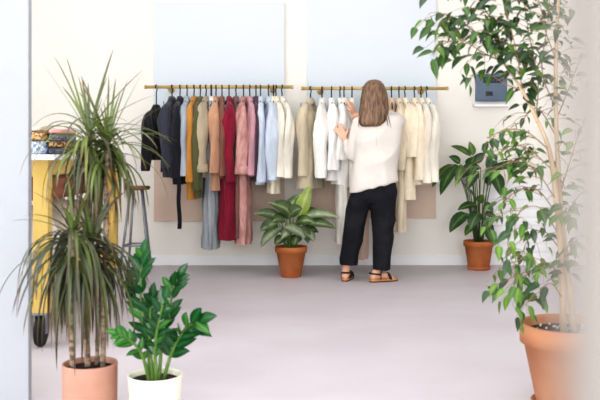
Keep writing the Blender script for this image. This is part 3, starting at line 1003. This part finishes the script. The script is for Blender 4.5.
# single hanging leaves at the left of the crown
for (bx, by, tx, ty) in ((443, 53, 442, 70), (452, 45, 455, 60), (433, 20, 425, 30), (540, 296, 546, 311), (536, 294, 527, 302), (530, 292, 516, 303)):
    leaf_to(fol, P(bx, by, Yf - .1), P(tx, ty, Yf - .12), 8.5 / F * Yf, .1, (0, -1, .2), 'ficus', mi=0)
obj('twigs', tw, m_twig, t)
obj('foliage', fol, [leafF, leafF2, leafF3], t)

# ------------------------------------------------------------------ yellow work table on castors
m_yel = mat('yellow_paint', (212, 184, 108), (200, 170, 92), scale=5, rough=.55)
m_top = mat('white_top', (240, 240, 240), (232, 232, 234), scale=4, rough=.4)
m_brown = mat('red_brown_wood', (150, 96, 74), (122, 74, 56), scale=5, rough=.5, stretch=(8, 1, 8))
m_rub = mat('black_rubber', (34, 35, 38), (24, 25, 28), scale=20, rough=.7)
m_steel = mat('grey_steel', (150, 154, 160), (128, 132, 140), scale=12, rough=.4, metal=.5)
Y0, Y1 = 4.58, 6.35
xr = -1.385
xl = -2.6
ztop = 1.06
t = thing('work_table', 'tall yellow work table with a white top on castors, behind the pillar at the left', 'table', ((xl + xr) / 2, (Y0 + Y1) / 2, 0))
obj('table_top', box(nb(), xl - .05, xr + .05, Y0 - .05, Y1 + .05, ztop - .03, ztop, .004), m_top, t, False)
obj('apron', box(nb(), xl + .006, xr - .006, Y0 + .006, Y1 - .006, ztop - .115, ztop - .03, .003), m_yel, t, False)
for (x, y) in ((xr - .083, Y0), (xl, Y0), (xr - .083, Y1 - .083), (xl, Y1 - .083)):
    bm = nb(); box(bm, x, x + .083, y, y + .083, .19, ztop - .03, .004)
    box(bm, x - .012, x + .095, y - .012, y + .095, .19, .26, .004)
    lg = obj('leg', bm, m_yel, t, False)
    cx, cy = x + .035, y + .03
    bm = nb()
    box(bm, cx - .045, cx + .045, cy - .045, cy + .045, .178, .19, .002)
    for s in (-1, 1):
        box(bm, cx + s * .03 - .003, cx + s * .03 + .003, cy - .02, cy + .02, .07, .18, .001)
    cs = obj('castor', bm, m_steel, lg, False)
    bm = nb()
    ring = []
    for (hx_, r) in ((-.022, .055), (-.02, .078), (-.012, .084), (.012, .084), (.02, .078), (.022, .055)):
        ring.append([Vector((cx + hx_, cy + r * math.cos(2 * math.pi * k / 28), .085 + r * math.sin(2 * math.pi * k / 28))) for k in range(28)])
    loft(bm, ring)
    wh = obj('wheel', bm, m_rub, lg)
obj('lower_shelf', box(nb(), xl + .02, xr - .01, Y0 + .02, Y1 - .02, .30, .33, .003), m_yel, t, False)
obj('middle_shelf', box(nb(), xl + .02, xr - .06, Y0 + .1, Y1 - .1, .935, .95, .002), m_top, t, False)

# brown drawer box hanging beneath the top, fabric sacks on the shelf below
a = thing('drawer_box', 'red-brown wooden drawer box under the white top of the yellow table', 'drawer box', (xr - .25, 5.3, .8))
obj('case', box(nb(), xr - .5, xr - .03, Y0 + .1, Y1 - .14, .80, .934, .004), m_brown, a, False)
for k in range(3):
    y = Y0 + .14 + k * .5
    dr = obj('drawer', box(nb(), xr - .03, xr - .015, y, y + .46, .815, .92, .003), m_brown, a, False)
    bm = nb(); ellipsoid(bm, (xr - .008, y + .23, .868), (.012, .014, .014), seg=10)
    obj('knob', bm, m_steel, dr)
m_sack = cloth('white_sack', (236, 230, 224), bump=.3, bscale=12)
m_sack2 = cloth('cream_sack', (226, 212, 200), bump=.3, bscale=12)
m_sack3 = cloth('pink_sack', (218, 196, 186), bump=.3, bscale=12)


def sack(cx, cy, z0, rx, ry, h, m, label, seed):
    bm = nb()
    rings = []
    for j in range(12):
        f = j / 11
        s = (math.sin(math.pi * (.12 + .8 * f)) ** .6) * (1 - .15 * f)
        rings.append([Vector((cx + rx * s * (1 + .12 * math.sin(4 * a_ + seed + 2 * f)) * math.cos(a_), cy + ry * s * (1 + .1 * math.sin(5 * a_ + seed)) * math.sin(a_), z0 + h * f)) for a_ in [2 * math.pi * k / 26 for k in range(26)]])
    loft(bm, rings)
    single('fabric_sack', bm, m, label, 'sack', 'fabric sacks on the lower shelf of the yellow table')


sack(xr - .22, 4.98, .33, .17, .2, .42, m_sack, 'white fabric sack on the lower table shelf, nearest the front yellow leg', 1)
sack(xr - .22, 5.45, .33, .17, .2, .44, m_sack2, 'cream fabric sack in the middle of the lower shelf of the yellow table', 2)
sack(xr - .22, 5.93, .33, .17, .2, .40, m_sack3, 'dusty pink fabric sack on the lower table shelf, nearest the far leg', 3)
sack(xr - .62, 5.1, .33, .18, .25, .46, m_sack3, 'pink fabric sack behind the front yellow table leg', 4)


# folded cloths and a wire basket on the table
def check_mat(name, c1, c2, s=30):
    m, nt, N, L, B = _new(name)
    B.inputs['Roughness'].default_value = .9
    tc = N.new('ShaderNodeTexCoord'); br = N.new('ShaderNodeTexChecker')
    nz = N.new('ShaderNodeTexNoise'); nz.inputs['Scale'].default_value = 25
    ad = N.new('ShaderNodeMixRGB'); ad.inputs['Fac'].default_value = .12
    L.new(tc.outputs['Object'], nz.inputs['Vector'])
    L.new(tc.outputs['Object'], ad.inputs['Color1']); L.new(nz.outputs['Color'], ad.inputs['Color2'])
    L.new(ad.outputs['Color'], br.inputs['Vector'])
    br.inputs['Scale'].default_value = s
    br.inputs['Color1'].default_value = lin(c1); br.inputs['Color2'].default_value = lin(c2)
    L.new(br.outputs['Color'], B.inputs['Base Color'])
    return m


def folded(x0, x1, y, d, z, h, m, label, seed=0):
    bm = nb()
    rings = []
    n = 32
    for j in range(8):
        f = j / 7
        s = 1 - .16 * abs(2 * f - 1) ** 3
        row = []
        for k in range(n):
            a_ = 2 * math.pi * k / n
            ca, sa = math.cos(a_), math.sin(a_)
            xx = math.copysign(abs(ca) ** .4, ca) * (x1 - x0) / 2 * s
            yy = math.copysign(abs(sa) ** .4, sa) * d / 2 * s
            row.append(Vector(((x0 + x1) / 2 + xx, y + yy, z + h * f + noise.noise(Vector((xx * 9 + seed, yy * 9, f * 2))) * .012 * f)))
        rings.append(row)
    loft(bm, rings)
    return single('folded_cloth', bm, m, label, 'folded cloth', 'folded cloths stacked on the yellow table')


ys = 4.85
fx = lambda p: (p - 300) / F * 4.7
fx2 = lambda p: (p - 300) / F * 4.85
blue = check_mat('blue_white_print', (214, 222, 236), (134, 152, 188), 34)
tan = check_mat('tan_check', (206, 172, 120), (122, 88, 60), 26)
creamc = cloth('cream_cloth', (236, 222, 202))
dk1 = check_mat('slate_check', (88, 94, 108), (54, 58, 70), 40)
dk2 = check_mat('blue_brown_check', (124, 132, 150), (78, 62, 56), 40)
dk3 = check_mat('ochre_check', (176, 140, 84), (72, 56, 46), 36)
pinkc = cloth('pink_cloth', (208, 160, 150))
z = ztop
folded(fx(22), fx(45.5), ys, .3, z, .075, blue, 'blue and white patterned folded cloth at the bottom of the left stack', 1); z += .077
folded(fx(22), fx(45.5), ys, .3, z, .052, tan, 'tan and brown checked folded cloth in the middle of the left stack', 2); z += .054
folded(fx(24), fx(44), ys, .27, z, .026, creamc, 'cream folded cloth on top of the left stack', 3)
z = ztop
for (h, m, lab) in ((.036, dk1, 'dark slate checked folded cloth at the bottom of the right stack'), (.036, dk3, 'ochre and brown checked folded cloth, second from the bottom of the right stack'),
                    (.040, dk2, 'blue and brown checked folded cloth in the right stack, second from the top'), (.026, pinkc, 'dusty pink folded cloth on top of the right stack')):
    folded(fx(46.5), fx(64), ys, .3, z, h, m, lab, h * 100); z += h + .002
z = ztop
for (h, m, lab) in ((.045, dk3, 'ochre checked folded cloth at the bottom of the low stack half hidden by drooping leaves'), (.04, dk1, 'slate checked folded cloth on top of the low stack half hidden by drooping leaves')):
    folded(-1.52, -1.395, 5.42, .3, z, h, m, lab, h * 90); z += h + .002

# ------------------------------------------------------------------ steel stool behind the dragon tree
m_seat = mat('stool_wood', (134, 98, 72), (108, 76, 54), scale=6, rough=.5, stretch=(1, 6, 1))
ysn = 7.5
sc_ = P(137, 0, ysn)
t = thing('bar_stool', 'tall grey steel stool with a round wooden seat by the wall, left of the clothes', 'stool', (sc_.x, ysn, 0))
zs = P(0, 186, ysn).z
bm = nb(); lathe(bm, [(.10, 0), (.115, .006), (.118, .025), (.11, .034), (.02, .03)], (sc_.x, ysn, zs - .034), 32)
obj('seat', bm, m_seat, t)
top = []
for (dx, dy) in ((1, -.75), (-1, -.75), (.8, .9), (-.8, .9)):
    a0 = Vector((sc_.x + dx * .05, ysn + dy * .05, zs - .034))
    b0 = Vector((sc_.x + dx * .13, ysn + dy * .15, .0))
    bm = nb(); tube(bm, [a0, b0], .012, n=8)
    obj('leg', bm, m_steel, t)
    top.append(a0.lerp(b0, .68))
bm = nb()
for i, j in ((0, 1), (1, 3), (3, 2), (2, 0)):
    tube(bm, [top[i], top[j]], .009, n=8)
obj('foot_ring', bm, m_steel, t)

# ------------------------------------------------------------------ the woman
YP = 6.98
p_ = lambda x, y, dy=0.0: P(x, y, YP + dy)
m_skin = mat('skin', (226, 180, 154), (216, 164, 138), scale=14, rough=.55, spec=.35)
m_hair = mat('brown_hair', (80, 58, 44), (148, 116, 88), scale=9, rough=.36, spec=.5, bump=.5, bscale=40, stretch=(9, 9, .5))
m_blouse = mat('offwhite_blouse', (221, 215, 208), (213, 207, 199), scale=5, rough=.85, bump=.15, bscale=80, spec=.2)
m_trous = mat('black_trousers', (34, 35, 41), (26, 27, 32), scale=10, rough=.85, bump=.2, bscale=60, spec=.2)
woman = thing('woman', 'brown-haired woman seen from behind in off-white blouse and black trousers, reaching for clothes', 'person', (p_(366, 0).x, YP - .06, 0))
hd = p_(374, 95)           # head centre
ft_l = p_(346, 281, -.05); ft_r = p_(375, 283, -.12)
hipL = p_(364, 180); hipR = p_(382, 180)
kneeL = p_(352, 224, .02); kneeR = p_(383, 226, .0)
ankL = Vector((P(346, 0, 6.92).x, 6.93, .085)); ankR = Vector((P(377, 0, 6.84).x, 6.86, .085))
shL = p_(357, 123); shR = p_(397, 121)
elL = p_(352, 156, .05); wrL = p_(345, 138.5, .11)
elR = p_(391, 117, .20); wrR = p_(354, 115.5, .15)

bm = nb()
# trunk
capsule(bm, [p_(372, 182), p_(374, 160), p_(376, 140), p_(377, 124)], [.12, .11, .12, .095])
capsule(bm, [shL, p_(377, 121), shR], [.045, .07, .045])
capsule(bm, [p_(377, 122), p_(375.5, 112), p_(374.5, 103)], [.06, .05, .052])   # neck
# head: skull, jaw, nose, ears, facing the clothes and turned a little to the left
ellipsoid(bm, hd + Vector((0, 0, .015)), (.074, .094, .105))
face = Vector((-.35, .94, 0)).normalized()
sidev = Vector((face.y, -face.x, 0))
ellipsoid(bm, hd + face * .03 + Vector((0, 0, -.055)), (.056, .06, .065))
capsule(bm, [hd + face * .093 + Vector((0, 0, .01)), hd + face * .112 + Vector((0, 0, -.022))], [.009, .014], n=8)
for s in (-1, 1):
    ellipsoid(bm, hd + sidev * s * .075 - Vector((0, 0, .012)), (.012, .018, .03), seg=10)
# legs and feet
for hip, knee, ank, toe in ((hipL, kneeL, ankL, Vector((.25, 1, 0))), (hipR, kneeR, ankR, Vector((.93, .38, 0)))):
    capsule(bm, [hip, hip.lerp(knee, .5), knee, knee.lerp(ank, .4) - Vector((0, .012, 0)), ank], [.08, .072, .052, .052, .033])
    toe.normalize()
    a = Vector((ank.x, ank.y, 0))
    capsule(bm, [ank, a - toe * .03 + Vector((0, 0, .045))], [.034, .033], n=10)
    capsule(bm, [a - toe * .032 + Vector((0, 0, .043)), a + toe * .05 + Vector((0, 0, .052)), a + toe * .12 + Vector((0, 0, .036))], [.030, .030, .024], n=12)
    sd = Vector((toe.y, -toe.x, 0))
    for k in range(5):
        b = a + toe * (.135 - .006 * abs(k - 1)) + sd * (-.032 + .016 * k) + Vector((0, 0, .03))
        capsule(bm, [b, b + toe * (.035 - .004 * k) - Vector((0, 0, .004))], [.011, .009], n=8)
# arms
capsule(bm, [shL, shL.lerp(elL, .5), elL], [.043, .036, .032])
capsule(bm, [elL, elL.lerp(wrL, .4), wrL], [.036, .036, .024])
capsule(bm, [shR, shR.lerp(elR, .5), elR], [.043, .038, .034])
capsule(bm, [elR, elR.lerp(wrR, .4), wrR], [.036, .036, .024])


def hand(bm, w, d, side, nrm, curl, spread=.0):
    """palm from the wrist w along d; side points to the thumb; fingers bend along nrm"""
    d = d.normalized(); side = (side - d * side.dot(d)).normalized(); nrm = nrm.normalized()
    for k in range(4):
        o = side * (.028 - .0185 * k)
        capsule(bm, [w + o * .5 + d * .012, w + o + d * .075], [.017, .0125], n=8, sub=2)
        L = (.068, .076, .07, .055)[k]
        b = w + o * 1.08 + d * .078
        dk = (d + side * spread * (1.5 - k)).normalized()
        b2 = b + (dk + nrm * curl * .35).normalized() * L * .45
        b3 = b2 + (dk + nrm * curl * 1.0).normalized() * L * .32
        b4 = b3 + (dk * .8 + nrm * curl * 1.6).normalized() * L * .25
        capsule(bm, [b, b2, b3, b4], [.0098, .009, .0082, .0068], n=8, sub=2)
    tb = w + side * .028 + d * .022
    t2 = tb + (side * .9 + d * .75).normalized() * .036
    t3 = t2 + (side * .35 + d + nrm * curl * .5).normalized() * .03
    capsule(bm, [tb - side * .008, t2, t3], [.0145, .0115, .008], n=8, sub=2)


hand(bm, wrL, Vector((-.45, .25, .75)), Vector((.55, .1, .5)), Vector((-.2, .95, .1)), .55, .14)
hand(bm, wrR, Vector((-.22, .1, .95)), Vector((-.5, -.85, 0)), Vector((-.75, .5, .1)), .8, .06)
body = obj('body', bm, m_skin, woman)
remeshed(body, .0052, 1)
# eyes and lips
bm = nb()
for s in (-1, 1):
    ellipsoid(bm, hd + face * .084 + sidev * s * .031 + Vector((0, 0, .012)), (.012, .012, .009), seg=10)
obj('eyes', bm, mat('eye', (60, 48, 40), (240, 238, 235), scale=50, rough=.2), woman)
bm = nb(); capsule(bm, [hd + face * .086 + sidev * -.02 + Vector((0, 0, -.058)), hd + face * .094 + Vector((0, 0, -.058)), hd + face * .086 + sidev * .02 + Vector((0, 0, -.058))], [.004, .007, .004], n=8)
obj('lips', bm, mat('lips', (196, 116, 108), (184, 104, 98), scale=20, rough=.5), woman)

# hair: straight, to just below the shoulders
bm = nb()
rings = []
hr = [  # px left, px right, py, half depth, y offset of the centre
    (371.5, 376.5, 79.6, .02, 0.0), (367.8, 380.4, 80.8, .055, 0.0), (365, 383.2, 84, .085, -.005), (363.4, 385.2, 88.5, .1, -.01), (362.3, 386.5, 94, .108, -.012), (361.4, 387, 100, .105, -.02),
    (360.4, 387, 106, .098, -.035), (359.4, 386.8, 112, .086, -.055), (358.7, 386, 117, .072, -.075), (358.5, 384.6, 121, .058, -.09), (359.2, 381.8, 124.4, .046, -.098), (361, 378, 126.4, .03, -.102)]
n = 72
rnd = random.Random(8)
for j, (x0, x1, y, hd_, oy) in enumerate(hr):
    a, b = p_(x0, y), p_(x1, y)
    cx = (a.x + b.x) / 2; rx = (b.x - a.x) / 2
    row = []
    for k in range(n):
        th = 2 * math.pi * k / n
        s = 1 + (.03 * math.sin(k * 2.9 + .18 * j) + .035 * math.sin(k * 1.3 + j * .15) + .03 * math.sin(k * .7 + 2)) * min(1, j / 3)
        yy = math.sin(th)
        # open towards the face: hair keeps to the back and the sides below the brow
        if yy > 0 and j > 3:
            yy *= .35
        row.append(Vector((cx + rx * s * math.copysign(abs(math.cos(th)) ** .85, math.cos(th)), YP + oy + hd_ * s * yy, a.z + (.006 * math.sin(k * 1.9) if j > 8 else 0))))
    rings.append(row)
loft(bm, rings)
# loose lock over the right shoulder
for (pts, r) in (([(385, 104), (387.5, 114), (389.5, 121), (391, 128)], .006), ([(384, 108), (386.5, 118), (388, 126)], .008), ([(361, 112), (359, 120), (358.5, 127)], .008), ([(366, 115), (366, 122), (365.5, 127.5)], .01),
                 ([(375, 116), (375, 122), (374.5, 127.2)], .011), ([(380, 116), (381, 122), (380.5, 126)], .01)):
    tube(bm, smooth_path([p_(x, y, -.10 - .02 * i) for i, (x, y) in enumerate(pts)], 4), r, r * .25, n=7)
obj('hair', bm, m_hair, woman)


# blouse
def ring_px(x0, x1, y0, y1, hd_, oy=0.0, n=36, pw=.8):
    """horizontal section from the left edge (x0,y0) to the right edge (x1,y1)"""
    a, b = p_(x0, y0), p_(x1, y1)
    c_ = (a + b) / 2
    out = []
    for k in range(n):
        th = 2 * math.pi * k / n
        f = math.copysign(abs(math.cos(th)) ** pw, math.cos(th))
        out.append(Vector((c_.x + (b.x - a.x) / 2 * f, YP + oy + hd_ * math.copysign(abs(math.sin(th)) ** .85, math.sin(th)), c_.z + (b.z - a.z) / 2 * f)))
    return out


bm = nb()
loft(bm, [ring_px(367, 387, 113.5, 113, .06), ring_px(360, 396, 116.5, 115, .085), ring_px(355.5, 402, 120, 117.5, .10), ring_px(354, 403, 127, 124, .115), ring_px(354.5, 401, 138, 136, .13),
          ring_px(354.5, 399.5, 150, 148, .135), ring_px(353.5, 398.5, 164, 162, .14, -.005), ring_px(351, 397.6, 177, 171, .148, -.01), ring_px(349.6, 397.4, 187, 177, .15, -.012), ring_px(348.6, 397, 193.5, 181.5, .148, -.012)])
# sleeves
capsule(bm, [p_(358, 123), p_(355, 134, .01), p_(353, 147, .03), p_(352, 156, .05)], [.054, .048, .048, .046])
capsule(bm, [p_(352, 156, .05), p_(348.8, 149, .07), p_(346, 141.5, .10)], [.046, .043, .033])
capsule(bm, [p_(396, 122), p_(397.5, 121, .08), p_(392, 118, .19)], [.07, .068, .06])
capsule(bm, [p_(392, 118, .19), p_(378, 116, .21), p_(366, 115, .18)], [.06, .055, .042])
bl = obj('blouse', bm, m_blouse, woman)


def fold_blouse(co):
    # soft drape: folds falling from the right shoulder to the left hip
    v = noise.noise(Vector((co.x * 3.0 + 5, co.y * 3, co.z * 2)))
    v2 = noise.noise(Vector((co.x * 9.0, co.y * 9, co.z * 5)))
    low = max(0.0, min(1.0, (1.34 - co.z) / .45))
    u = co.z * .9 - co.x * .75
    ridge = 1 - abs(math.sin(u * 11 + v * 2.2))
    k = .03 * (ridge - .4) * low * max(0, .35 + v * 1.6)
    return k + .004 * v2 + .004 * math.sin(co.x * 46 + v * 5) * low


remeshed(bl, .011, 4, fold_blouse)
# neck facing seam: centre back slit and button of the blouse
bm = nb()
tube(bm, [p_(376.8, 128, -.128), p_(376.6, 146, -.147)], .0016, n=5)
obj('back_seam', bm, mat('seam_shadow', (206, 200, 192), (198, 192, 184), scale=20, rough=.9), bl)

# trousers
bm = nb()


def leg_rings(rows):
    return [ring_px(x0, x1, y0, y1, d_, oy, pw=.85) for (x0, x1, y0, y1, d_, oy) in rows]


loft(bm, leg_rings([(353, 395, 178, 177, .115, 0), (351.8, 396.3, 184, 184, .125, -.005), (350.8, 396.8, 192, 192, .13, -.01), (349, 396.4, 198, 198, .125, -.008), (350, 395, 203, 203, .10, -.003)]))
loft(bm, leg_rings([(351.2, 374, 190, 190, .115, -.005), (348, 371.5, 200, 200, .112, -.003), (345, 368, 212, 212, .105, .0), (343.2, 365, 226, 226, .1, -.005), (341.5, 362, 242, 242, .098, -.015), (340, 358.5, 256, 256, .096, -.03), (339.6, 357.4, 263.8, 264.4, .094, -.04)]))
loft(bm, leg_rings([(368, 397, 190, 190, .115, -.005), (369, 396.6, 200, 200, .112, -.005), (370.5, 395.6, 212, 212, .108, -.008), (371.5, 394.2, 226, 226, .106, -.02), (372, 392.4, 242, 242, .104, -.05), (371.6, 390.2, 256, 256, .1, -.08), (371.2, 389.4, 267.5, 268.2, .098, -.10)]))
tr = obj('trousers', bm, m_trous, woman)


def fold_tr(co):
    v = noise.noise(Vector((co.x * 5, co.y * 5, co.z * 3)))
    r = 1 - abs(math.sin((co.z * 1.1 + co.x * (1.2 if co.x > .58 else -.9)) * 15 + v * 3))
    r2 = 1 - abs(math.sin(co.x * 30 + v * 3))
    return .014 * (r - .45) * max(0, .35 + v * 1.5) + .005 * (r2 - .5) + .004 * v


remeshed(tr, .0095, 3, fold_tr)
bm = nb()
loft(bm, [ring_px(352.8, 395, 177.2, 176.2, .119, 0), ring_px(352.2, 396.2, 182.4, 181.6, .124, -.003)], False, False)
obj('waistband', bm, m_trous, tr)

# sandals
m_sole = mat('tan_sole', (206, 150, 98), (186, 128, 78), scale=16, rough=.7)
m_sole2 = mat('dark_sole', (70, 52, 40), (56, 42, 32), scale=16, rough=.8)
m_strap = mat('black_strap', (30, 26, 25), (22, 20, 20), scale=30, rough=.5)
for ank, toe in ((ankL, Vector((.25, 1, 0))), (ankR, Vector((.93, .38, 0)))):
    toe.normalize()
    sd = Vector((toe.y, -toe.x, 0))
    a = Vector((ank.x, ank.y, 0))
    outline = [(-.068, .0), (-.06, .024), (-.03, .033), (.02, .031), (.07, .037), (.12, .044), (.16, .04), (.185, .022), (.19, 0)]
    outline = outline + [(x, -y) for x, y in reversed(outline[1:-1])]
    bm = nb()
    loft(bm, [[a + toe * x * g + sd * y * g + Vector((0, 0, z_)) for x, y in outline] for z_, g in ((.008, .99), (.012, 1.0), (.021, 1.0), (.022, .98))])
    so = obj('sandal', bm, m_sole, woman)
    bm = nb()
    loft(bm, [[a + toe * x * g + sd * y * g + Vector((0, 0, z_)) for x, y in outline] for z_, g in ((.0, .98), (.009, 1.0))])
    obj('outsole', bm, m_sole2, so)
    def strap(pts, w):
        bm = nb()
        sp = smooth_path(pts, 5)
        tube(bm, sp, w, n=8, sx=.35)
        obj('strap', bm, m_strap, so, label='black leather strap')
    up = Vector((0, 0, 1))
    strap([a + sd * .034 + toe * .02 + up * .02, a + sd * .038 + toe * .02 + up * .06, a + toe * .042 + up * .088, a - sd * .038 + toe * .02 + up * .06, a - sd * .034 + toe * .02 + up * .02], .009)
    strap([a + sd * .038 + toe * .02 + up * .062, a + sd * .026 - toe * .04 + up * .07, a - toe * .068 + up * .074, a - sd * .026 - toe * .04 + up * .07, a - sd * .038 + toe * .02 + up * .062], .007)
    strap([a + sd * .044 + toe * .11 + up * .018, a + sd * .036 + toe * .10 + up * .05, a + toe * .095 + up * .066, a - sd * .036 + toe * .10 + up * .05, a - sd * .044 + toe * .11 + up * .018], .012)

# ------------------------------------------------------------------ light
def area(name, loc, size, size_y, power, rot=(0, 0, 0), col=(1, 1, 1)):
    l = bpy.data.lights.new(name, 'AREA')
    l.shape = 'RECTANGLE'; l.size = size; l.size_y = size_y; l.energy = power; l.color = col
    o = bpy.data.objects.new(name, l); C.objects.link(o)
    o.location = loc; o.rotation_euler = rot
    return o


area('ceiling_light', (0.0, 6.2, 3.35), 1.4, .6, 7, col=(1, .985, .96))
area('ceiling_light', (0.1, 5.0, 3.35), 1.6, 1.0, 12, col=(1, .985, .96))
area('ceiling_light', (0.0, 3.0, 3.35), 3.0, 2.0, 34, col=(1, .99, .97))
# daylight-toned fill lamp added behind the camera, and bluish window daylight from the left
area('daylight_fill', (-.6, YB + .15, 1.6), 6.5, 2.8, 420, (math.radians(90), 0, 0), (.97, .985, 1.0))
area('daylight_fill', (XL + .1, 3.2, 1.9), 3.5, 2.2, 110, (math.radians(90), 0, math.radians(-90)), (.95, .975, 1.0))

w = bpy.data.worlds.new('World')
bpy.context.scene.world = w
w.use_nodes = True
w.node_tree.nodes['Background'].inputs['Color'].default_value = (.95, .97, 1.0, 1)
w.node_tree.nodes['Background'].inputs['Strength'].default_value = .4

# ------------------------------------------------------------------ camera
cam = bpy.data.cameras.new('camera')
cam.lens = 50.0
cam.sensor_width = 36.0
cam.shift_y = -50.0 / 600.0
cam.dof.use_dof = True
cam.dof.focus_distance = 5.4
cam.dof.aperture_fstop = 3.2
cam.clip_start = .05
co = bpy.data.objects.new('camera', cam)
C.objects.link(co)
co.location = (0, 0, CAMZ)
co.rotation_euler = (math.radians(90), 0, 0)
sc = bpy.context.scene
sc.camera = co
sc.view_settings.view_transform = 'Standard'
sc.view_settings.look = 'Medium High Contrast'
sc.view_settings.exposure = -0.1
